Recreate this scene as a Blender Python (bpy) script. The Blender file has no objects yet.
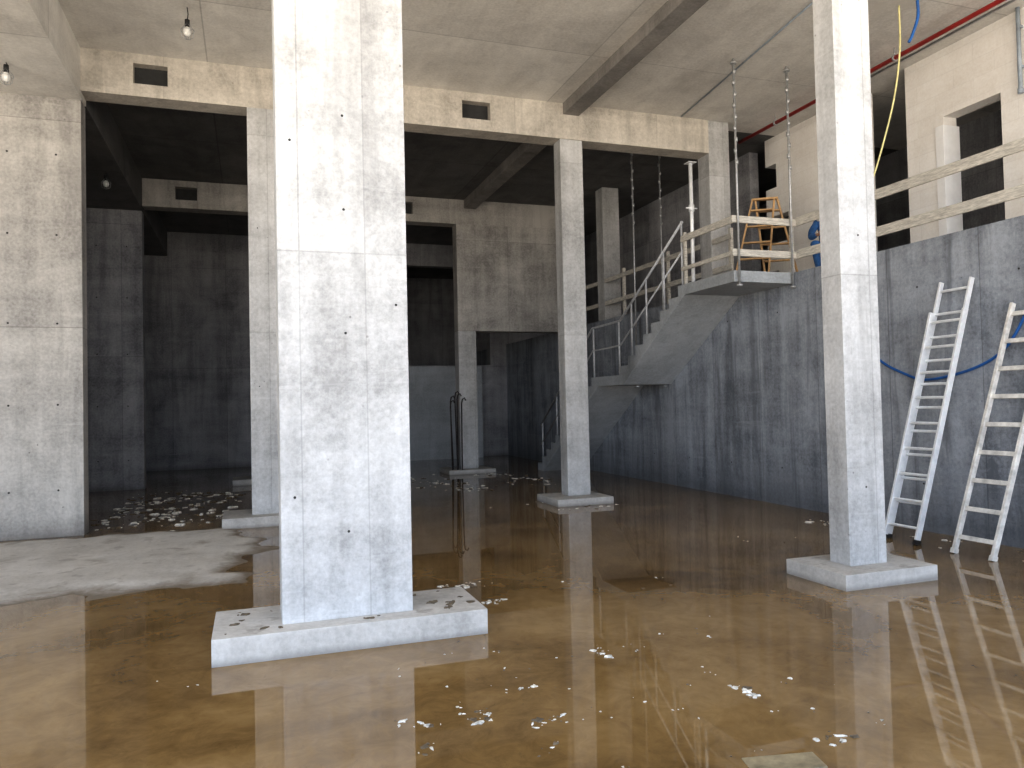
import bpy, math, random, bmesh
from mathutils import Vector, Matrix, noise
random.seed(7)
S = bpy.context.scene
S.view_settings.view_transform = 'Standard'
S.view_settings.look = 'None'
S.view_settings.exposure = 0.10
S.view_settings.gamma = 0.86

# ------------------------------------------------------------------ materials
def nt(name):
    m = bpy.data.materials.new(name); m.use_nodes = True
    t = m.node_tree
    return m, t, t.nodes['Principled BSDF']

def math_n(t, op, a, b=None, clamp=False):
    n = t.nodes.new('ShaderNodeMath'); n.operation = op; n.use_clamp = clamp
    for i, s in enumerate((a, b)):
        if s is None: continue
        if isinstance(s, (int, float)): n.inputs[i].default_value = s
        else: t.links.new(s, n.inputs[i])
    return n.outputs[0]

def mixc(t, fac, a, b, mode='MIX'):
    n = t.nodes.new('ShaderNodeMix'); n.data_type = 'RGBA'; n.blend_type = mode
    for i, s in ((0, fac), (6, a), (7, b)):
        if isinstance(s, (int, float)): n.inputs[i].default_value = s
        elif isinstance(s, tuple): n.inputs[i].default_value = (*s, 1)
        else: t.links.new(s, n.inputs[i])
    return n.outputs[2]

def ramp(t, src, stops):
    n = t.nodes.new('ShaderNodeValToRGB')
    e = n.color_ramp.elements
    while len(e) < len(stops): e.new(0.5)
    for el, (p, c) in zip(e, stops):
        el.position = p
        el.color = (*c, 1) if isinstance(c, tuple) else (c, c, c, 1)
    t.links.new(src, n.inputs[0])
    return n.outputs[0]

def noise_n(t, vec, scale, detail=6, rough=0.6, dist=0.0):
    n = t.nodes.new('ShaderNodeTexNoise')
    n.inputs['Scale'].default_value = scale
    n.inputs['Detail'].default_value = detail
    n.inputs['Roughness'].default_value = rough
    n.inputs['Distortion'].default_value = dist
    t.links.new(vec, n.inputs['Vector'])
    return n.outputs['Fac']

def mapping(t, vec, sc):
    n = t.nodes.new('ShaderNodeMapping'); n.inputs['Scale'].default_value = sc
    t.links.new(vec, n.inputs['Vector']); return n.outputs[0]

def concrete(name, light, dark, panel=(1.25, 2.6), seam=0.35, horiz=False, rough=0.85,
             damp=True, damph=0.16, streak=0.5, spots=0.0, off=(0, 0), pit=1.0, seamw=0.006, brickoff=0.0, stain=0.35, shore=False):
    m, t, p = nt(name)
    tc = t.nodes.new('ShaderNodeTexCoord'); O = tc.outputs['Object']
    sp = t.nodes.new('ShaderNodeSeparateXYZ'); t.links.new(O, sp.inputs[0])
    x, y, z = sp.outputs
    cb = t.nodes.new('ShaderNodeCombineXYZ')
    if horiz:
        t.links.new(math_n(t, 'ADD', x, off[0]), cb.inputs[0]); t.links.new(math_n(t, 'ADD', y, off[1]), cb.inputs[1])
    else:
        t.links.new(math_n(t, 'ADD', math_n(t, 'ADD', x, y), off[0]), cb.inputs[0])
        t.links.new(math_n(t, 'ADD', z, off[1]), cb.inputs[1])
    br = t.nodes.new('ShaderNodeTexBrick')
    br.offset = brickoff; br.inputs['Scale'].default_value = 1
    br.inputs['Brick Width'].default_value = panel[0]; br.inputs['Row Height'].default_value = panel[1]
    br.inputs['Mortar Size'].default_value = seamw; br.inputs['Mortar Smooth'].default_value = 0.3
    br.inputs['Color1'].default_value = (0.38, 0.38, 0.38, 1); br.inputs['Color2'].default_value = (0.62, 0.62, 0.62, 1)
    br.inputs['Mortar'].default_value = (0.5, 0.5, 0.5, 1)
    t.links.new(cb.outputs[0], br.inputs['Vector'])
    big = noise_n(t, O, 1.3, 10, 0.66, 0.5)
    strk = noise_n(t, mapping(t, O, (3.2, 3.2, 0.25) if not horiz else (2.5, 0.3, 1)), 1.5, 6, 0.6, 0.2)
    pour = noise_n(t, mapping(t, O, (0.25, 0.25, 2.6)), 1.3, 5, 0.6, 0.3)
    fine = noise_n(t, O, 28, 5, 0.7)
    f = math_n(t, 'MULTIPLY', big, 0.5)
    f = math_n(t, 'ADD', f, math_n(t, 'MULTIPLY', strk, 0.28 * streak * 2))
    f = math_n(t, 'ADD', f, math_n(t, 'MULTIPLY', pour, 0.22))
    f = math_n(t, 'ADD', f, math_n(t, 'MULTIPLY', math_n(t, 'SUBTRACT', fine, 0.5), 0.36))
    f = math_n(t, 'ADD', f, math_n(t, 'MULTIPLY', math_n(t, 'SUBTRACT', br.outputs['Color'], 0.5), 0.35))
    mid = 0.25 + 0.28*streak + 0.11
    col = ramp(t, f, [(mid-.15, dark), (mid-.02, tuple((a*.5 + b*.5) for a, b in zip(light, dark))), (mid+.13, light)])
    st1 = ramp(t, noise_n(t, mapping(t, O, (1.6, 1.6, 0.16) if not horiz else (.8, .8, 1)), 2.1, 7, 0.65, 0.6), [(0.52, 0.0), (0.66, 1.0)])
    col = mixc(t, math_n(t, 'MULTIPLY', st1, stain), col, tuple(c * 0.7 for c in dark))
    # pale lime bloom in thin horizontal pours
    lime = ramp(t, noise_n(t, mapping(t, O, (0.5, 0.5, 7)), 1.7, 6, 0.7, 0.3), [(0.60, 0.0), (0.72, 1.0)])
    if not horiz: col = mixc(t, math_n(t, 'MULTIPLY', lime, 0.3), col, tuple(min(1, c * 1.12) for c in light))
    sf = math_n(t, 'MULTIPLY', br.outputs['Fac'], seam)
    col = mixc(t, sf, col, tuple(c * 0.35 for c in dark))
    vo = t.nodes.new('ShaderNodeTexVoronoi'); vo.inputs['Scale'].default_value = 9
    t.links.new(O, vo.inputs['Vector'])
    pits = ramp(t, vo.outputs['Distance'], [(0.05, 1.0), (0.10, 0.0)])
    pm = ramp(t, noise_n(t, O, 2.3, 3), [(0.5, 0.0), (0.62, 1.0)])
    pf = math_n(t, 'MULTIPLY', math_n(t, 'MULTIPLY', pits, pm), 0.6 * pit)
    col = mixc(t, pf, col, tuple(c * 0.4 for c in dark))
    if spots > 0:
        s = ramp(t, noise_n(t, O, 4.5, 4, 0.6), [(0.60, 0.0), (0.66, 1.0)])
        nz = t.nodes.new('ShaderNodeNewGeometry'); s2 = t.nodes.new('ShaderNodeSeparateXYZ')
        t.links.new(nz.outputs['Normal'], s2.inputs[0])
        s = math_n(t, 'MULTIPLY', s, math_n(t, 'MULTIPLY', math_n(t, 'MAXIMUM', s2.outputs[2], 0.15), spots))
        col = mixc(t, s, col, (0.16, 0.14, 0.12))
    if shore:   # wet mud rim where the ground dips under the water
        zz = math_n(t, 'ADD', math_n(t, 'MULTIPLY', z, 20.0), math_n(t, 'MULTIPLY', math_n(t, 'SUBTRACT', noise_n(t, O, 3.0, 8, 0.7, .5), .5), 0.9))
        d = ramp(t, zz, [(0.10, 1.0), (0.50, 0.0)])
        col = mixc(t, math_n(t, 'MULTIPLY', d, 0.85), col, (0.15, 0.115, 0.075))
    if damp:
        zz = math_n(t, 'ADD', z, math_n(t, 'MULTIPLY', math_n(t, 'SUBTRACT', big, .5), -damph*2.2))
        d = ramp(t, zz, [(0.0, 1.0), (damph, 0.0)])
        col = mixc(t, math_n(t, 'MULTIPLY', d, 0.6), col, tuple(c * 0.42 for c in dark))
    t.links.new(col, p.inputs['Base Color'])
    p.inputs['Roughness'].default_value = rough
    b = t.nodes.new('ShaderNodeBump'); b.inputs['Strength'].default_value = 0.4; b.inputs['Distance'].default_value = 0.02
    h = math_n(t, 'SUBTRACT', math_n(t, 'ADD', math_n(t, 'MULTIPLY', fine, 0.4), math_n(t, 'MULTIPLY', big, 0.6)),
               math_n(t, 'ADD', math_n(t, 'MULTIPLY', br.outputs['Fac'], 0.6 * min(1, seam * 2)), pf))
    t.links.new(h, b.inputs['Height']); t.links.new(b.outputs[0], p.inputs['Normal'])
    return m

def simple(name, col, rough=0.6, metal=0.0, var=0.15, scale=8.0, stretch=(1, 1, 1)):
    m, t, p = nt(name)
    tc = t.nodes.new('ShaderNodeTexCoord')
    f = noise_n(t, mapping(t, tc.outputs['Object'], stretch), scale, 5, 0.65)
    c = ramp(t, f, [(0.3, tuple(max(0, v * (1 - var * 2)) for v in col)), (0.7, tuple(min(1, v * (1 + var)) for v in col))])
    t.links.new(c, p.inputs['Base Color'])
    p.inputs['Roughness'].default_value = rough; p.inputs['Metallic'].default_value = metal
    return m

M_col = concrete('concrete_column_mat', (0.60, 0.602, 0.605), (0.31, 0.31, 0.308), panel=(0.44, 2.75), seam=0.22, off=(0.13, 0.1), streak=0.6, stain=.3)
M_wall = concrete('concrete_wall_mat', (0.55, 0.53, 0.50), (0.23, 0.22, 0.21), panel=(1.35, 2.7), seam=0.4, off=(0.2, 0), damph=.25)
M_wallb = concrete('concrete_shaded_wall_mat', (0.48, 0.48, 0.50), (0.17, 0.17, 0.185), panel=(1.35, 2.7), seam=0.4, off=(0.2, 0))  # darker copy of the wall concrete, dimness of the back bays in its colour
M_wallr = concrete('concrete_retaining_mat', (0.43, 0.46, 0.51), (0.15, 0.165, 0.19), panel=(1.25, 3.6), seam=0.5, off=(0.3, 0.1), streak=0.8, stain=.6, damph=.7)
M_beam = concrete('concrete_beam_mat', (0.64, 0.60, 0.54), (0.33, 0.305, 0.27), panel=(2.5, 5), seam=0.25, damp=False)
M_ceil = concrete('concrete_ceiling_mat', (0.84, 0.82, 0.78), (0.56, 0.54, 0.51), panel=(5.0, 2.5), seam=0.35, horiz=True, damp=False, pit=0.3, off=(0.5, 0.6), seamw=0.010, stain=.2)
M_ceilb = concrete('concrete_shaded_ceiling_mat', (0.18, 0.175, 0.17), (0.08, 0.08, 0.08), panel=(5.0, 2.5), seam=0.4, horiz=True, damp=False, pit=0.3, off=(0.5, 0.6), seamw=0.012)  # same ceiling concrete with the shade of the rear bays painted in
M_joist = concrete('concrete_joist_mat', (0.36, 0.34, 0.32), (0.20, 0.19, 0.18), panel=(9, 9), seam=0, damp=False)
M_base = concrete('concrete_base_mat', (0.60, 0.585, 0.56), (0.36, 0.345, 0.325), panel=(9, 9), seam=0.0, damp=True, damph=.05, spots=0.4, stain=.15, pit=.4)
M_stair = concrete('concrete_stair_mat', (0.55, 0.58, 0.61), (0.33, 0.35, 0.37), panel=(9, 9), seam=0.0, damp=False, streak=0.3, stain=.2)
M_block = concrete('aerated_block_mat', (0.95, 0.93, 0.90), (0.80, 0.76, 0.71), panel=(0.6, 0.25), seam=0.08, damp=False, brickoff=0.5, pit=0.2, streak=0.3, stain=.05)
M_hole = simple('hole_shade_dark', (0.04, 0.04, 0.04), 0.9)  # flat dark colour standing in for the shade inside holes
M_wood = simple('weathered_timber_board', (0.66, 0.63, 0.57), 0.75, 0, 0.2, 5, (2, 2, 14))
M_woodd = simple('waterlogged_board', (0.30, 0.25, 0.16), 0.4, 0, 0.3, 9)
M_woodo = simple('ladder_timber', (0.58, 0.37, 0.18), 0.6, 0, 0.2, 6)
M_woodl = simple('weathered_ladder_timber', (0.74, 0.72, 0.68), 0.7, 0, 0.18, 9)
M_alu = simple('aluminium', (0.90, 0.92, 0.96), 0.4, 0.2, 0.08, 10)
M_rail = simple('painted_steel_rail', (0.62, 0.64, 0.67), 0.5, 0.2, 0.12, 14)
M_steel = simple('galvanised_steel', (0.50, 0.51, 0.52), 0.45, 0.5, 0.15, 20)
M_rust = simple('rebar_steel', (0.07, 0.06, 0.06), 0.7, 0.3, 0.3, 20)
M_red = simple('red_pipe_paint', (0.42, 0.03, 0.025), 0.45)
M_blue = simple('blue_hose_rubber', (0.02, 0.13, 0.42), 0.45)
M_yel = simple('yellow_cable', (0.75, 0.70, 0.35), 0.5)
M_pipe = simple('grey_plastic_pipe', (0.35, 0.40, 0.46), 0.5)
M_white = simple('white_door_lining', (0.95, 0.95, 0.95), 0.5, 0, 0.03)
M_foam = simple('debris_foam', (0.72, 0.69, 0.62), 0.8, 0, 0.3, 30)
M_foamd = simple('debris_mud', (0.14, 0.11, 0.075), 0.8, 0, 0.3, 30)
M_black = simple('black_rubber', (0.02, 0.02, 0.02), 0.6)
M_glass = simple('bulb_glass', (0.80, 0.80, 0.78), 0.15, 0, 0.03)
M_cloth = simple('blue_workwear', (0.05, 0.16, 0.40), 0.9, 0, 0.25, 12)
M_skin = simple('skin', (0.55, 0.33, 0.24), 0.6, 0, 0.06, 12)
M_hair = simple('dark_hair', (0.05, 0.035, 0.025), 0.8, 0, 0.3, 60)
M_boot = simple('work_boot', (0.06, 0.045, 0.03), 0.7)

# murky water
M_water, t, p = nt('murky_water')
tc = t.nodes.new('ShaderNodeTexCoord'); O = tc.outputs['Object']
f1 = noise_n(t, O, 0.6, 8, 0.62, 0.7); f2 = noise_n(t, O, 5.0, 8, 0.75, 1.0)
f = math_n(t, 'ADD', math_n(t, 'MULTIPLY', f1, 0.7), math_n(t, 'MULTIPLY', f2, 0.3))
c = ramp(t, f, [(0.36, (0.12, 0.072, 0.028)), (0.5, (0.23, 0.145, 0.058)), (0.64, (0.33, 0.222, 0.102))])
sed = ramp(t, noise_n(t, O, 9.0, 9, 0.8, 0.6), [(0.60, 0.0), (0.70, 1.0)])
c = mixc(t, math_n(t, 'MULTIPLY', sed, 0.5), c, (0.07, 0.045, 0.02))
t.links.new(c, p.inputs['Base Color'])
p.inputs['Roughness'].default_value = 0.0; p.inputs['IOR'].default_value = 1.62

M_floor = concrete('muddy_floor_mat', (0.64, 0.62, 0.59), (0.42, 0.40, 0.37), panel=(50, 50), seam=0, horiz=True, damp=False, spots=0.3, stain=.25, shore=True)

# ------------------------------------------------------------------ mesh builder
class B:
    def __init__(s): s.v = []; s.f = []; s.m = []; s.sm = []
    def add(s, vs, fs, m=0, smooth=False):
        o = len(s.v); s.v += [tuple(q) for q in vs]
        for q in fs: s.f.append([i + o for i in q]); s.m.append(m); s.sm.append(smooth)
    def box(s, x0, x1, y0, y1, z0, z1, m=0):
        s.add([(x0,y0,z0),(x1,y0,z0),(x1,y1,z0),(x0,y1,z0),(x0,y0,z1),(x1,y0,z1),(x1,y1,z1),(x0,y1,z1)],
              [(0,3,2,1),(4,5,6,7),(0,1,5,4),(1,2,6,5),(2,3,7,6),(3,0,4,7)], m)
    def beam(s, p1, p2, w, d, side, m=0):
        p1 = Vector(p1); p2 = Vector(p2); t = (p2 - p1).normalized()
        a = Vector(side); a = (a - t * a.dot(t)).normalized(); n = t.cross(a)
        vs = []
        for q in (p1, p2):
            for i, j in ((-1,-1),(1,-1),(1,1),(-1,1)): vs.append(q + a * (i * w / 2) + n * (j * d / 2))
        s.add(vs, [(0,3,2,1),(4,5,6,7),(0,1,5,4),(1,2,6,5),(2,3,7,6),(3,0,4,7)], m)
    def tube(s, pts, r, m=0, seg=10, caps=True):
        pts = [Vector(q) for q in pts]; rings = []; prev = None
        for i, q in enumerate(pts):
            tt = (pts[min(i+1, len(pts)-1)] - pts[max(i-1, 0)]).normalized()
            h = prev if prev is not None else (Vector((0,0,1)) if abs(tt.z) < .9 else Vector((1,0,0)))
            a = (h - tt * h.dot(tt)).normalized(); prev = a; bb = tt.cross(a)
            rr = r[i] if isinstance(r, (list, tuple)) else r
            rings.append([q + a * math.cos(2*math.pi*k/seg) * rr + bb * math.sin(2*math.pi*k/seg) * rr for k in range(seg)])
        vs = [v for ring in rings for v in ring]; fs = []
        for i in range(len(pts)-1):
            for k in range(seg):
                fs.append((i*seg+k, i*seg+(k+1)%seg, (i+1)*seg+(k+1)%seg, (i+1)*seg+k))
        s.add(vs, fs, m, True)
        if caps: s.add(rings[0], [tuple(reversed(range(seg)))], m); s.add(rings[-1], [tuple(range(seg))], m)
    def sphere(s, c, r, m=0, sx=1, sz=1, zmin=None):
        vs = []; fs = []; n, k = 10, 16
        for i in range(n+1):
            for j in range(k):
                th = math.pi*i/n; ph = 2*math.pi*j/k
                zz = c[2]+r*sz*math.cos(th)
                if zmin is not None: zz = max(zz, zmin)
                vs.append((c[0]+r*sx*math.sin(th)*math.cos(ph), c[1]+r*sx*math.sin(th)*math.sin(ph), zz))
        for i in range(n):
            for j in range(k): fs.append((i*k+j, (i+1)*k+j, (i+1)*k+(j+1)%k, i*k+(j+1)%k))
        s.add(vs, fs, m, True)
    def prism_x(s, poly, x0, x1, m=0):
        n = len(poly)
        vs = [(x0, a, b) for a, b in poly] + [(x1, a, b) for a, b in poly]
        fs = [tuple(range(n)), tuple(reversed(range(n, 2*n)))]
        for i in range(n): j = (i+1) % n; fs.append((i, i+n, j+n, j))
        s.add(vs, fs, m)
    def grid(s, us, zs, t0, t1, axis, hole, m=0):
        nu, nz = len(us)-1, len(zs)-1
        P = (lambda u, t, z: (u, t, z)) if axis == 'x' else (lambda u, t, z: (t, u, z))
        sol = lambda i, j: 0 <= i < nu and 0 <= j < nz and not hole(i, j)
        for i in range(nu):
            for j in range(nz):
                if not sol(i, j): continue
                a, b2, c, d = us[i], us[i+1], zs[j], zs[j+1]
                for tt in (t0, t1): s.add([P(a,tt,c),P(b2,tt,c),P(b2,tt,d),P(a,tt,d)], [(0,1,2,3)], m)
                if not sol(i-1, j): s.add([P(a,t0,c),P(a,t1,c),P(a,t1,d),P(a,t0,d)], [(0,1,2,3)], m)
                if not sol(i+1, j): s.add([P(b2,t0,c),P(b2,t1,c),P(b2,t1,d),P(b2,t0,d)], [(0,1,2,3)], m)
                if not sol(i, j-1): s.add([P(a,t0,c),P(b2,t0,c),P(b2,t1,c),P(a,t1,c)], [(0,1,2,3)], m)
                if not sol(i, j+1): s.add([P(a,t0,d),P(b2,t0,d),P(b2,t1,d),P(a,t1,d)], [(0,1,2,3)], m)
    def hole_y(s, x, y, z, r=0.013, m=1):
        s.tube([(x, y + 0.004, z), (x, y - 0.0015, z)], r, m, 8)
    def hole_x(s, x, y, z, r=0.013, m=1):
        s.tube([(x + 0.004, y, z), (x - 0.0015, y, z)], r, m, 8)
    def obj(s, name, mats, bevel=0.0, merge=True, parent=None, recalc=True):
        me = bpy.data.meshes.new(name); me.from_pydata(s.v, [], s.f)
        for mt in mats: me.materials.append(mt)
        me.polygons.foreach_set('material_index', s.m); me.polygons.foreach_set('use_smooth', s.sm)
        me.update()
        if recalc:
            bm = bmesh.new(); bm.from_mesh(me)
            if merge: bmesh.ops.remove_doubles(bm, verts=bm.verts, dist=1e-5)
            bmesh.ops.recalc_face_normals(bm, faces=bm.faces)
            bm.to_mesh(me); bm.free()
        o = bpy.data.objects.new(name, me); S.collection.objects.link(o)
        if parent: o.parent = parent
        if bevel:
            bv = o.modifiers.new('bevel', 'BEVEL'); bv.width = bevel; bv.segments = 2; bv.limit_method = 'ANGLE'
            bv.angle_limit = math.radians(50)
        return o

CZ = 6.35      # ceiling
UZ = 3.38      # upper floor
BZ = 5.78      # beam soffit
Y0, YB = -2.0, 28.0
R1, R2, R3 = 5.27, 11.05, 17.0
RW = 7.41      # retaining wall
XE = 9.1       # block wall
XR = 12.0

# ------------------------------------------------------------------ floor + water
b = B(); st = 0.12
xs = [-8 + i*st for i in range(int((RW+8)/st)+2)]; ys = [Y0 + i*st for i in range(int((YB-Y0)/st)+2)]
def fz(x, y):
    n1 = noise.noise((x*0.8, y*0.8, 0.0))*0.35 + noise.noise((x*2.6, y*2.6, 3.0))*0.20
    dx = (0.2 + n1*1.5) - x
    dy = min(y - (7.2 + n1*0.8), (11.25 + n1) - y)
    d = min(dx, dy)
    h = -0.05 + 0.080*max(0, min(1, (d+0.45)/1.0))
    k = max(0, min(1, (d+0.6)/0.6))
    h += (0.014*noise.noise((x*2.2, y*2.2, 5.0)) + 0.010*noise.noise((x*6, y*6, 9.0)))*k
    return h
vs = [(x, y, fz(x, y)) for y in ys for x in xs]; nx = len(xs)
fs = [(j*nx+i, j*nx+i+1, (j+1)*nx+i+1, (j+1)*nx+i) for j in range(len(ys)-1) for i in range(nx-1)]
b.add(vs, fs, 0, True); b.obj('floor', [M_floor], recalc=False)
b = B(); b.add([(-8, Y0, 0), (RW, Y0, 0), (RW, YB, 0), (-8, YB, 0)], [(0,1,2,3)]); b.obj('flood_water', [M_water], recalc=False)

# ------------------------------------------------------------------ shell
b = B(); YS = R2+.35
b.box(-2.04, XR+.3, Y0, YS, CZ, CZ+0.25); b.box(-8.3, -2.04, Y0, YS, BZ-0.08, CZ+0.25)
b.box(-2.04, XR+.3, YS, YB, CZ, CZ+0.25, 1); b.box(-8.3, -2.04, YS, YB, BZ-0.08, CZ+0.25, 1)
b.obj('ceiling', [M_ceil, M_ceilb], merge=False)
YL = 5.5       # unseen left opening, added to let daylight in, ends here
YR = 4.6       # upper right facade open up to here
b = B(); b.box(-8.3, -8.0, YL, YB, -.1, BZ-.08); b.obj('wall_left', [M_wall])
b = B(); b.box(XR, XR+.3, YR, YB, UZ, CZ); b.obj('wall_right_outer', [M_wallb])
b = B(); b.box(XE+.24, XR, YR, YR+.24, UZ, CZ); b.obj('wall_upper_cross', [M_block])
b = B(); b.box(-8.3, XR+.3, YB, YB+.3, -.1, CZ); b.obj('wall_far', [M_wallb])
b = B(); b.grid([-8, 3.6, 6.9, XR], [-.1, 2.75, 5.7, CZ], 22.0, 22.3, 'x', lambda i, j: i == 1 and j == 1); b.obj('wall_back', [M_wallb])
b = B(); b.box(2.9, 6.5, 21.6, 21.98, -.1, 2.7); b.obj('wall_low_back', [M_stair], 0.01)
b = B(); b.box(RW, RW+.3, Y0, YB, -.1, UZ)
for i in range(12):
    for z in (0.55, 2.85): b.hole_x(RW, 3.1 + i*1.25, z, 0.012)
b.obj('wall_right', [M_wallr, M_hole])
b = B(); b.box(RW+.3, XR, Y0, YB, UZ-.22, UZ); b.obj('upper_floor', [M_ceil])
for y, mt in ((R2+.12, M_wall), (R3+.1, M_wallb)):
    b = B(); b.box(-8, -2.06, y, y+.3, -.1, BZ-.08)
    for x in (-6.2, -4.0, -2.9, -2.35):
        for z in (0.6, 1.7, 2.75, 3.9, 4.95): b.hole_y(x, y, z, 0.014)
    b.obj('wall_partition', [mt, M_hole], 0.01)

def cross_beam(y, x1, mt):
    b = B()
    b.grid([-2.04, -1.42, -1.0, 3.1, 3.55, x1], [BZ, 5.95, 6.22, CZ], y, y+.35, 'x', lambda i, j: j == 1 and i in (1, 3))
    b.box(-1.42, -1.0, y+.14, y+.33, 5.95, 6.22, 1); b.box(3.1, 3.55, y+.14, y+.33, 5.95, 6.22, 1)  # dark plates added to paint the shade inside the beam openings
    b.obj('ceiling_beam', [mt, M_hole])
cross_beam(R2, 7.45, M_beam)
cross_beam(R3, 7.45, M_wall)
b = B(); b.box(4.76, 5.04, Y0, R2, 6.17, CZ); b.obj('ceiling_joist', [M_joist], 0.008)
b = B(); b.box(4.76, 5.04, R2+.35, R3, 6.15, CZ); b.obj('ceiling_joist', [M_joist], 0.008)
b = B(); b.box(4.55, 7.35, R3-.05, R3+.3, 3.28, BZ); b.obj('wall_hanging', [M_wall], 0.01)

# ------------------------------------------------------------------ columns
def column(cx0, cx1, cy0, cy1, ztop, base=None, bz=0.13, zb=None, holes=()):
    b = B(); z0 = -.05 if base is None else bz
    b.box(cx0, cx1, cy0, cy1, z0 if zb is None else zb, ztop, 0)
    if base: b.box(*base, -.06, bz, 1)
    for (x, z) in holes: b.hole_y(x, cy0, z, 0.010, 2)
    return b.obj('concrete_column', [M_col, M_base, M_hole], 0.014)
hl = [(0.62, z) for z in (0.75, 2.1, 2.95, 3.6)] + [(0.27, z) for z in (1.0, 3.4)] + [(0.97, z) for z in (2.3, 4.5)]
column(0.18, 1.05, R1, R1+.40, CZ, (-.25, 1.54, 5.10, 5.80), 0.17, holes=hl)
column(4.85, 5.25, R1, R1+.24, 6.17, (4.57, 5.55, 5.02, 5.75), 0.13, holes=[(5.05, z) for z in (0.8, 3.0)])
column(4.70, 5.09, R2, R2+.28, BZ, (4.38, 5.32, 10.70, 11.6), 0.11)
column(0.0, 0.8, R2, R2+.35, BZ, (-.38, 1.2, 10.8, 11.7), 0.14, holes=[(0.12, z) for z in (1.9, 4.1)])
column(4.55, 4.98, R3-.05, R3+.3, 3.28, (4.2, 5.3, 16.65, 17.6), 0.10)
column(0.0, 0.8, R3, R3+.35, BZ, (-.38, 1.2, 16.8, 17.6), 0.12)
column(7.45, 7.86, R2, R2+.35, CZ, zb=UZ)
column(7.45, 7.86, 15.2, 15.55, CZ, zb=UZ)

# ------------------------------------------------------------------ aerated block wall (upper level)
us = [YR, 7.03, 7.88, 8.5, 9.35, 11.1, 11.4, 11.7]
zs = [UZ, 3.9, 4.4, 4.9, 5.42, 5.85, CZ]
def hole(i, j):
    if i == 1 and j <= 3: return True
    if i == 3: return True
    if i == 6 and j % 2 == 0: return True
    if i == 5 and j in (2,): return True
    return False
b = B(); b.grid(us, zs, XE, XE+.24, 'y', hole); b.obj('wall_upper_block', [M_block])
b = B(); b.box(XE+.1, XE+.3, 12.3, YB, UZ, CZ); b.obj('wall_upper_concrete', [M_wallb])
b = B(); b.box(XE-.03, XE+.27, 7.86, 7.99, UZ, 5.30); b.box(XE+.05, XE+.27, 7.02, 7.06, UZ, 5.42)
b.obj('door_1', [M_white], 0.004)

# ------------------------------------------------------------------ stair
poly = [(8.97, UZ)]
y, z = 10.45, UZ
poly.append((y, z))
r = (UZ - 2.06)/8
for i in range(8):
    z -= r; poly.append((y, z))
    if i < 7: y += .29; poly.append((y, z))
poly.append((13.75, 2.06)); y, z = 13.75, 2.06; r = 2.06/12
for i in range(12):
    z -= r; poly.append((y, max(z, 0)))
    if i < 11: y += .28; poly.append((y, z))
poly += [(y, -.05), (16.55, -.05), (13.45, 1.88), (12.4, 1.88), (10.25, 3.22), (8.97, 3.22)]
b = B(); b.prism_x(poly, 6.4, RW); b.obj('concrete_staircase', [M_stair], 0.006)

b = B(); X = 6.45
line = [(X, 10.35, 4.38), (X, 12.55, 3.06), (X, 13.75, 3.04), (X, 16.7, 1.05)]
b.tube(line, 0.022); b.tube([(x, y, z-.45) for x, y, z in line], 0.016)
for yy, zt, zb2 in ((10.38,4.4,3.38),(10.95,4.03,3.05),(11.55,3.67,2.72),(12.1,3.35,2.4),(12.6,3.08,2.06),(13.7,3.05,2.06),(14.7,2.42,1.4),(15.7,1.75,.8),(16.6,1.15,.17)):
    b.tube([(X, yy, zb2-.02), (X, yy, zt)], 0.018)
b.obj('stair_handrail', [M_rail, M_wood])

b = B()
for z in (4.10, 3.63): b.beam((6.38, 8.97, z), (RW+.05, 8.97, z), 0.10, 0.03, (0,0,1))
b.beam((6.42, 9.0, 4.10), (6.42, 10.34, 4.10), 0.10, 0.03, (0,0,1)); b.beam((6.42, 9.0, 3.63), (6.42, 10.34, 3.63), 0.06, 0.03, (0,0,1))
for q in ((6.45, 10.28), (RW+.02, 9.02)): b.beam((q[0], q[1], UZ), (q[0], q[1], 4.2), 0.045, 0.045, (1,0,0))
b.obj('landing_guardrail', [M_wood], 0.004)
b = B()
for z in (4.11, 3.64): b.beam((RW+.06, 2.2, z+.01), (RW+.06, 8.95, z), 0.125, 0.03, (0,0,1))
for yy in (2.6, 4.6, 8.0): b.beam((RW+.11, yy, UZ), (RW+.11, yy, 4.25), 0.06, 0.06, (1,0,0))
b.obj('edge_guardrail', [M_wood], 0.004)
b = B()
for z in (4.25, 3.75): b.beam((RW+.06, 10.5, z), (RW+.06, 17.0, z), 0.09, 0.03, (0,0,1))
for yy in (10.6, 12.6, 14.4, 16.6): b.beam((RW+.11, yy, UZ), (RW+.11, yy, 4.4), 0.06, 0.06, (1,0,0))
b.obj('edge_guardrail', [M_wood], 0.004)

for (x, y, zb2) in ((6.46, 8.93, 3.15), (7.36, 8.93, 3.15), (6.75, 12.5, 1.83), (7.33, 12.5, 1.83)):
    b = B(); b.tube([(x, y, zb2), (x, y, CZ)], 0.016)
    b.tube([(x, y, zb2), (x, y, zb2+.03)], 0.045, seg=6)
    k = CZ-.05; b.tube([(x, y, k-.02), (x, y, k)], 0.05, seg=6)
    for i in range(9):
        zz = CZ-.15-i*.16; b.tube([(x+.008*(-1)**i, y, zz-.06), (x+.008*(-1)**i, y, zz)], 0.024, seg=8)
    b.obj('hanger_rod', [M_steel])
b = B(); b.tube([(6.5, 10.15, UZ), (6.5, 10.15, 5.25)], 0.03); b.box(6.42, 6.58, 10.07, 10.23, UZ, UZ+.01)
b.tube([(6.5,10.15,4.5),(6.5,10.15,4.6)], 0.045); b.tube([(6.4,10.15,4.55),(6.6,10.15,4.55)], 0.012); b.box(6.43, 6.57, 10.08, 10.22, 5.25, 5.26)
b.obj('steel_prop', [M_alu])

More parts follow.
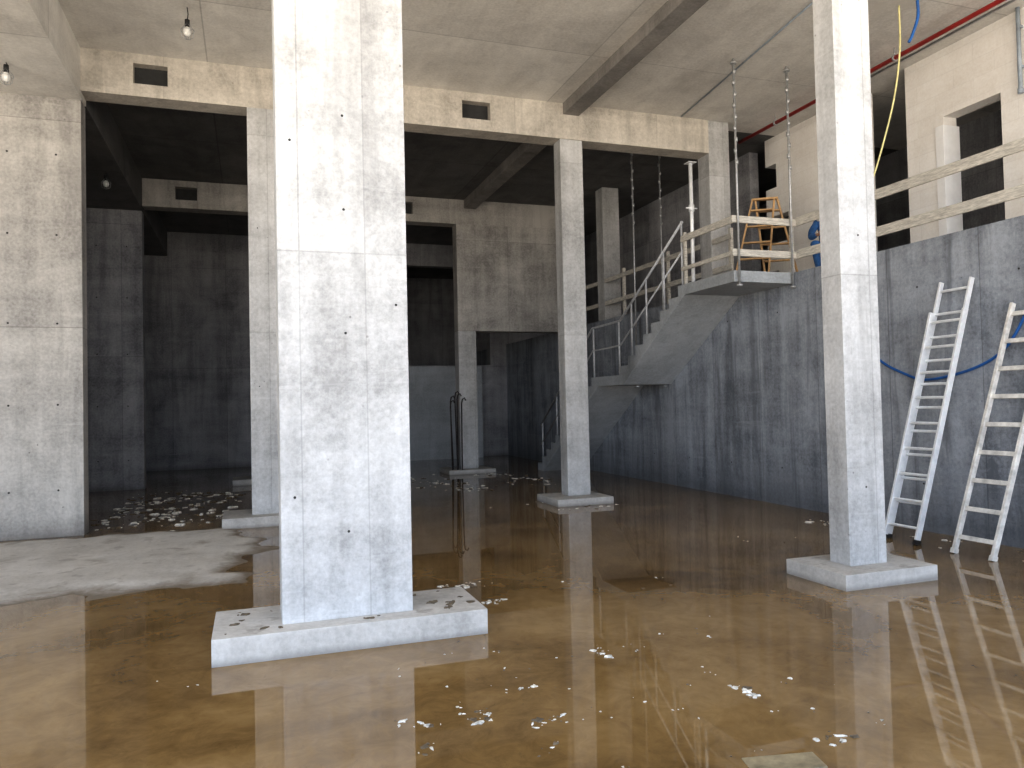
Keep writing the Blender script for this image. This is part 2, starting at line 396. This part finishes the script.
# ------------------------------------------------------------------ ladders
def ladder(name, f, tp, wid, n, rw, rd, mats, rung=0.016, flat=False, second=None):
    b = B(); f = Vector(f); tp = Vector(tp); W = Vector((0, 1, 0))
    fl = [f - W*wid/2, f + W*wid/2]; tl = [tp - W*wid/2, tp + W*wid/2]
    for a, c in zip(fl, tl): b.beam(a, c, rw, rd, W)
    for i in range(n):
        k = (i + .6)/n; a = fl[0].lerp(tl[0], k); c = fl[1].lerp(tl[1], k)
        if flat: b.beam(a, c, 0.045, 0.022, (tp-f), 0)
        else: b.tube([a, c], rung, 0)
    for a, c in zip(fl, tl):
        d = (c-a).normalized(); b.beam(a, a+d*.05, rw+.012, rd+.012, W, 1)
    if second:
        offv, w2, frac = second; offv = Vector(offv)
        a0 = [f - W*w2/2 + offv, f + W*w2/2 + offv]; c0 = [(f.lerp(tp, frac)) - W*w2/2 + offv, (f.lerp(tp, frac)) + W*w2/2 + offv]
        for a, c in zip(a0, c0): b.beam(a, c, rw*1.15, rd*1.2, W)
        n2 = int(n*frac)
        for i in range(n2):
            k = (i+.6)/n2; b.tube([a0[0].lerp(c0[0], k), a0[1].lerp(c0[1], k)], rung, 0)
        for a, c in zip(a0, c0):
            dd = (c-a).normalized(); b.beam(a, a+dd*.05, rw+.02, rd+.02, W, 1)
    return b.obj(name, mats, 0.003)
ladder('extension_ladder', (6.70, 6.50, 0.0), (7.36, 6.28, 2.84), 0.38, 11, 0.026, 0.055, [M_alu, M_black], second=((-.050, -.02, 0.0), 0.42, 0.88))
ladder('wooden_ladder', (6.62, 5.58, 0.0), (7.35, 5.42, 2.5), 0.42, 9, 0.033, 0.055, [M_woodl, M_woodl], flat=True)

b = B(); c = Vector((7.98, 10.3, UZ)); w = Vector((.85, -.52, 0)).normalized(); s = Vector((.52, .85, 0)).normalized()
s = (s*0.6 + w*0.8).normalized()
top = c + Vector((0, 0, 1.45))
for sg in (-1, 1):
    for e in (-1, 1):
        b.beam(c + s*(.36*e) + w*(sg*.27), top + s*(.03*e) + w*(sg*.17), 0.03, 0.07, w)
for e in (-1, 1):
    for i in range(5):
        k = (i+.7)/5.4; ww = .27*(1-k) + .17*k; q = (c + s*(.36*e)).lerp(top + s*(.03*e), k)
        b.beam(q - w*ww, q + w*ww, 0.025, 0.08, (0,0,1))
b.beam(top - w*.2, top + w*.2, 0.03, 0.10, (0,0,1))
for sg in (-1,1): b.tube([c+Vector((0,0,.6))+s*(-.22)+w*sg*.23, c+Vector((0,0,.6))+s*.22+w*sg*.23], .006, 1)
b.obj('wooden_stepladder', [M_woodo, M_steel], 0.003)

# ------------------------------------------------------------------ crouching worker beside the landing
wroot = bpy.data.objects.new('construction_worker', None); S.collection.objects.link(wroot)
fd = Vector((-.75, -.66, 0)).normalized(); sd = Vector((-fd.y, fd.x, 0)); wc = Vector((8.27, 9.19, UZ))
P = lambda f_, s_, z_: wc + fd*f_ + sd*s_ + Vector((0, 0, z_))
def skin(name, pts, edges, mat, root=0, sub=2):
    me = bpy.data.meshes.new(name); me.from_pydata([P(*q[:3]) for q in pts], edges, [])
    me.materials.append(mat)
    o = bpy.data.objects.new(name, me); S.collection.objects.link(o); o.parent = wroot
    o.modifiers.new('skin', 'SKIN')
    for i, q in enumerate(pts):
        sv = me.skin_vertices[0].data[i]
        sv.radius = (q[3], q[4] if len(q) > 4 else q[3]); sv.use_root = (i == root)
    sb = o.modifiers.new('sub', 'SUBSURF'); sb.levels = sub; sb.render_levels = sub
    o.modifiers['skin'].use_smooth_shade = True
    return o
try:
    body = [(-.05,0,.36,.15,.12),(.0,0,.56,.14,.11),(.07,0,.76,.16,.11),(.12,0,.88,.06),
            (-.03,.11,.34,.09),(.18,.15,.44,.085),(.34,.17,.48,.07),(.22,.16,.27,.055),(.11,.15,.11,.045),
            (-.03,-.11,.34,.09),(.18,-.15,.44,.085),(.34,-.17,.48,.07),(.22,-.16,.27,.055),(.11,-.15,.11,.045),
            (.09,.17,.80,.065),(.17,.23,.68,.052),(.25,.23,.58,.046),(.36,.18,.56,.038),(.45,.12,.57,.03),
            (.09,-.17,.80,.065),(.17,-.23,.68,.052),(.25,-.23,.58,.046),(.36,-.18,.56,.038),(.45,-.12,.57,.03)]
    ed = [(0,1),(1,2),(2,3),(0,4),(4,5),(5,6),(6,7),(7,8),(0,9),(9,10),(10,11),(11,12),(12,13),
          (2,14),(14,15),(15,16),(16,17),(17,18),(2,19),(19,20),(20,21),(21,22),(22,23)]
    skin('workwear', body, ed, M_cloth)
    for sg in (1, -1):
        skin('boot', [(.08,.15*sg,.09,.05),(.10,.15*sg,.045,.045),(.20,.16*sg,.045,.045),(.30,.165*sg,.035,.038)], [(0,1),(1,2),(2,3)], M_boot)
        skin('palm', [(.44,.12*sg,.57,.026),(.49,.10*sg,.57,.034,.018),(.53,.085*sg,.57,.036,.016)], [(0,1),(1,2)], M_skin)
        for k, ln in enumerate((.075,.085,.08,.062)):
            o_ = -.028 + .019*k
            skin('finger', [(.525,.085*sg,.57+o_,.0085),(.525+ln*.5,.075*sg,.57+o_,.008),(.525+ln*.8,.05*sg,.57+o_,.0075),(.525+ln*.75,.03*sg,.57+o_,.007)], [(0,1),(1,2),(2,3)], M_skin, 0, 1)
        skin('thumb', [(.48,.085*sg,.595,.011),(.505,.06*sg,.615,.0095),(.535,.045*sg,.62,.0085)], [(0,1),(1,2)], M_skin, 0, 1)
    b = B()
    hc = P(.18, 0, 1.02)
    b.tube([P(.10,0,.86), P(.14,0,.95)], .055, 0, 12)
    b.sphere(hc, .088, 0, 1, 1.28); b.sphere(hc - fd*.018 + Vector((0,0,.022)), .092, 1, 1, 1.18, hc.z - .01)
    nz = hc + fd*.088
    b.tube([nz + Vector((0,0,.02)) - fd*.01, nz + Vector((0,0,-.018)) + fd*.016], [.007, .014], 0, 8)
    for sg in (-1, 1):
        b.sphere(hc + fd*.080 + sd*(.032*sg) + Vector((0,0,.012)), .011, 2); b.sphere(hc + sd*(.088*sg) + Vector((0,0,-.005)), .018, 0, .6, 1.6)
    b.tube([hc + fd*.082 + sd*.024 + Vector((0,0,-.05)), hc + fd*.086 + Vector((0,0,-.052)), hc + fd*.082 - sd*.024 + Vector((0,0,-.05))], .005, 3, 6)
    b.obj('head', [M_skin, M_hair, M_white, M_red], parent=wroot)
except Exception as e:
    print('worker problem', e)

# ------------------------------------------------------------------ hoses, cables, pipes
def smooth(pts, n=10):
    P = [Vector(q) for q in pts]; P = [P[0]*2-P[1]] + P + [P[-1]*2-P[-2]]; out = []
    for i in range(1, len(P)-2):
        for k in range(n):
            u = k/n; a, q, r2, d = P[i-1], P[i], P[i+1], P[i+2]
            out.append(.5*((2*q)+(r2-a)*u+(2*a-5*q+4*r2-d)*u*u+(3*q-a-3*r2+d)*u**3))
    out.append(P[-2]); return out
b = B(); b.tube(smooth([(RW-.02, 7.85, 3.36),(RW-.02, 7.75, 2.4),(RW-.02, 7.47, 2.06),(RW-.02, 7.1, 1.86),(RW-.02, 6.7, 1.76),(RW-.02, 6.02, 1.9),(RW-.02, 5.64, 2.2),(RW-.02, 5.3, 2.9),(RW-.02, 5.1, 3.36)]), 0.015)
b.obj('blue_hose', [M_blue])
b = B(); b.tube(smooth([(7.55, 7.1, 6.34),(7.56, 7.12, 5.8),(7.5, 7.18, 5.2),(7.44, 7.35, 4.6),(7.42, 7.5, 4.25)]), 0.011); b.obj('yellow_cable', [M_yel])
b = B(); b.tube(smooth([(7.66, 6.93, 6.34),(7.68, 6.95, 6.15),(7.64, 7.0, 5.95),(7.60, 7.02, 5.86)]), 0.018); b.obj('blue_hose', [M_blue])
b = B(); b.tube([(8.4, Y0, 6.2), (8.4, 11.5, 6.2)], 0.03); b.tube([(8.62, Y0, 6.24), (8.62, 9.5, 6.24)], 0.018, 1)
for yy in (3, 5.5, 8, 10.5): b.tube([(8.4, yy, 6.2), (8.4, yy, CZ-.005)], 0.008, 1); b.tube([(8.4, yy-.015, 6.2), (8.4, yy+.015, 6.2)], 0.045, 1)
b.obj('sprinkler_pipe', [M_red, M_steel])
b = B(); b.tube([(9.04, 6.72, 5.3), (9.04, 6.72, CZ)], 0.025); b.tube([(9.04, 6.72, 5.28), (9.04, 6.72, 5.34)], 0.034)
for zz in (5.6, 6.1): b.box(9.035, 9.1, 6.70, 6.74, zz, zz+.03)
b.obj('drain_pipe', [M_pipe])
b = B(); b.tube([(6.3, 6.0, 6.335), (6.9, 11.0, 6.335)], 0.012); b.tube([(6.3,6.0,6.335),(6.3,5.9,6.35)], .012); b.obj('ceiling_conduit', [M_pipe])

def lamp(x, y, zc, drop):
    b = B(); z = zc - drop
    b.tube([(x, y, zc), (x+.01, y, zc-drop*.5), (x, y, z)], 0.006, 0)
    b.tube([(x, y, z-.07), (x, y, z+.01)], 0.028, 0); b.sphere((x, y, z-.13), 0.048, 1, 1, 1.25)
    for k in range(6):
        a = math.pi*k/3
        b.tube([(x+.028*math.cos(a), y+.028*math.sin(a), z-.05), (x+.075*math.cos(a), y+.075*math.sin(a), z-.11), (x+.06*math.cos(a), y+.06*math.sin(a), z-.2), (x, y, z-.225)], 0.003, 2, 5)
    b.tube([(x+.075*math.cos(a), y+.075*math.sin(a), z-.12) for a in [2*math.pi*i/16 for i in range(17)]], 0.003, 2, 5)
    b.obj('pendant_work_lamp', [M_black, M_glass, M_steel])
lamp(-.65, 9.6, CZ, .16); lamp(-2.65, 10.2, BZ-.08, .04); lamp(-2.3, 14.5, BZ-.08, .06)

# ------------------------------------------------------------------ rebar starter bars
b = B()
for (x, y, h) in ((4.3, 16.75, 1.75), (4.42, 16.74, 1.85), (4.52, 16.72, 1.7), (4.36, 16.9, 1.65), (4.47, 16.88, 1.8)):
    lx = random.uniform(-.05, .05)
    b.tube([(x, y, .08), (x+lx, y, h-.1), (x+lx+.02, y, h), (x+lx+.07, y, h+.03), (x+lx+.1, y, h-.03)], 0.016, 0, 7)
b.obj('rebar_starter_bars', [M_rust])

# ------------------------------------------------------------------ debris
def chip(b, x, y, z, sz, m):
    n = random.randint(6, 11); a0 = random.random()*6; st = random.uniform(.35, 1); rt = random.random()*3.14
    ring = []
    for i in range(n):
        a = a0 + 2*math.pi*i/n; rr = sz*random.uniform(.3, 1.25)
        u, v = rr*math.cos(a), rr*math.sin(a)*st
        ring.append((u*math.cos(rt)-v*math.sin(rt), u*math.sin(rt)+v*math.cos(rt)))
    h = sz*random.uniform(.1, .3)
    vs = [(x+p_[0], y+p_[1], z-.004) for p_ in ring] + [(x+p_[0]*.8, y+p_[1]*.8, z+h*random.uniform(.4, 1)) for p_ in ring] + [(x, y, z+h)]
    fs = [(n+i, n+(i+1) % n, 2*n) for i in range(n)] + [(i, (i+1) % n, (i+1) % n+n, i+n) for i in range(n)]
    b.add(vs, fs, m)
b = B()
def cl(cx, cy, n, spread, s0, s1, dark):
    ang = random.random()*3.14
    for _ in range(n):
        u = random.gauss(0, spread); v = random.gauss(0, spread*.35)
        x = cx + u*math.cos(ang) - v*math.sin(ang); y = cy + u*math.sin(ang) + v*math.cos(ang)
        if x > RW-.05: continue
        if -.3 < x < 1.6 and 5.05 < y < 5.85: continue
        sz = s0 + (s1-s0)*random.random()**2.2
        chip(b, x, y, max(0.001, fz(x, y)), sz, 1 if random.random() < dark else 0)
def cluster(x0, x1, y0, y1, nc, per, spread, s0, s1, dark=.3):
    for _ in range(nc): cl(random.uniform(x0, x1), random.uniform(y0, y1), random.randint(1, per), spread, s0, s1, dark)
for q in ((1.09,3.78,18),(.78,3.79,14),(1.37,3.6,13),(2.56,2.92,12),(2.535,3.57,14),(2.07,4.41,8),(1.4,4.05,8),(1.25,3.3,6),(.75,3.5,8),(-.1,3.2,4)):
    cl(q[0], q[1], q[2], .06, .005, .042, .3)
cluster(.8, 3.2, 2.9, 4.9, 44, 3, .06, .004, .018)
cluster(1.62, 1.9, 5.8, 6.6, 9, 9, .08, .010, .05)
cluster(-2, -.2, 11.5, 16.5, 80, 9, .24, .014, .085, .45)
cluster(2.5, 5.6, 13.5, 17, 50, 8, .2, .014, .075, .4)
cluster(4.0, 5.6, 10.2, 12.2, 12, 4, .12, .012, .045, .35)
cluster(6.7, 7.3, 5.2, 8.2, 18, 6, .08, .012, .06)
cluster(0, 7, 5.5, 12, 26, 3, .1, .006, .025, .4)
cluster(-3, 0, 2.5, 7.5, 10, 3, .1, .005, .014)
for _ in range(6): chip(b, random.uniform(-.2, 1.5), random.choice((random.uniform(5.12, 5.25), random.uniform(5.7, 5.78))), .171, random.uniform(.012, .035), 1)
for _ in range(8): chip(b, random.uniform(-.22, .12), random.uniform(5.15, 5.75), .171, random.uniform(.015, .05), 1)
for _ in range(8): chip(b, random.uniform(1.1, 1.5), random.uniform(5.15, 5.75), .171, random.uniform(.015, .05), 1)
b.obj('floating_debris', [M_foam, M_foamd])
b = B(); b.beam((2.02, 2.84, -.004), (2.34, 2.76, .003), .14, .014, (0,1,0)); b.obj('floating_board', [M_woodd], 0.003)

# ------------------------------------------------------------------ light
w_ = bpy.data.worlds.new('daylight'); S.world = w_; w_.use_nodes = True; t = w_.node_tree
bg = t.nodes['Background']; tc = t.nodes.new('ShaderNodeTexCoord'); sp = t.nodes.new('ShaderNodeSeparateXYZ')
t.links.new(tc.outputs['Generated'], sp.inputs[0])
k = math_n(t, 'ADD', math_n(t, 'MULTIPLY', sp.outputs[2], 0.5), 0.5)
c = ramp(t, k, [(0.0, (1.2, 1.08, 0.92)), (0.485, (1.65, 1.48, 1.26)), (0.515, (0.82, 0.94, 1.10)), (1.0, (0.42, 0.66, 1.1))])
t.links.new(c, bg.inputs['Color']); bg.inputs['Strength'].default_value = 3.6
def portal(name, loc, rot, sx, sy):
    ld = bpy.data.lights.new(name, 'AREA'); ld.shape = 'RECTANGLE'; ld.size = sx; ld.size_y = sy
    ld.cycles.is_portal = True
    lo = bpy.data.objects.new(name, ld); lo.location = loc; lo.rotation_euler = rot; S.collection.objects.link(lo)
portal('facade_opening_front', (2.0, Y0, CZ/2), (math.radians(90), 0, 0), 20.3, CZ+.1)
portal('added_opening_left', (-8.1, (Y0+YL)/2, 2.85), (math.radians(90), 0, math.radians(-90)), YL-Y0, 5.7)
portal('facade_opening_right', (XR+.2, (Y0+YR)/2, (UZ+CZ)/2), (math.radians(90), 0, math.radians(90)), YR-Y0, CZ-UZ)

# ------------------------------------------------------------------ camera
yaw, pit, rol = math.radians(19), math.radians(1.4), 0.022
F = Vector((math.sin(yaw)*math.cos(pit), math.cos(yaw)*math.cos(pit), math.sin(pit)))
R = Vector((math.cos(yaw), -math.sin(yaw), 0)); U = R.cross(F)
cx = R*math.cos(rol) - U*math.sin(rol); cy = R*math.sin(rol) + U*math.cos(rol)
cd = bpy.data.cameras.new('camera'); cd.lens = 760/1024*36; cd.sensor_width = 36
co = bpy.data.objects.new('camera', cd)
m = Matrix((cx, cy, -F)).transposed().to_4x4(); m.translation = Vector((0, 0, 1.6)); co.matrix_world = m
S.collection.objects.link(co); S.camera = co
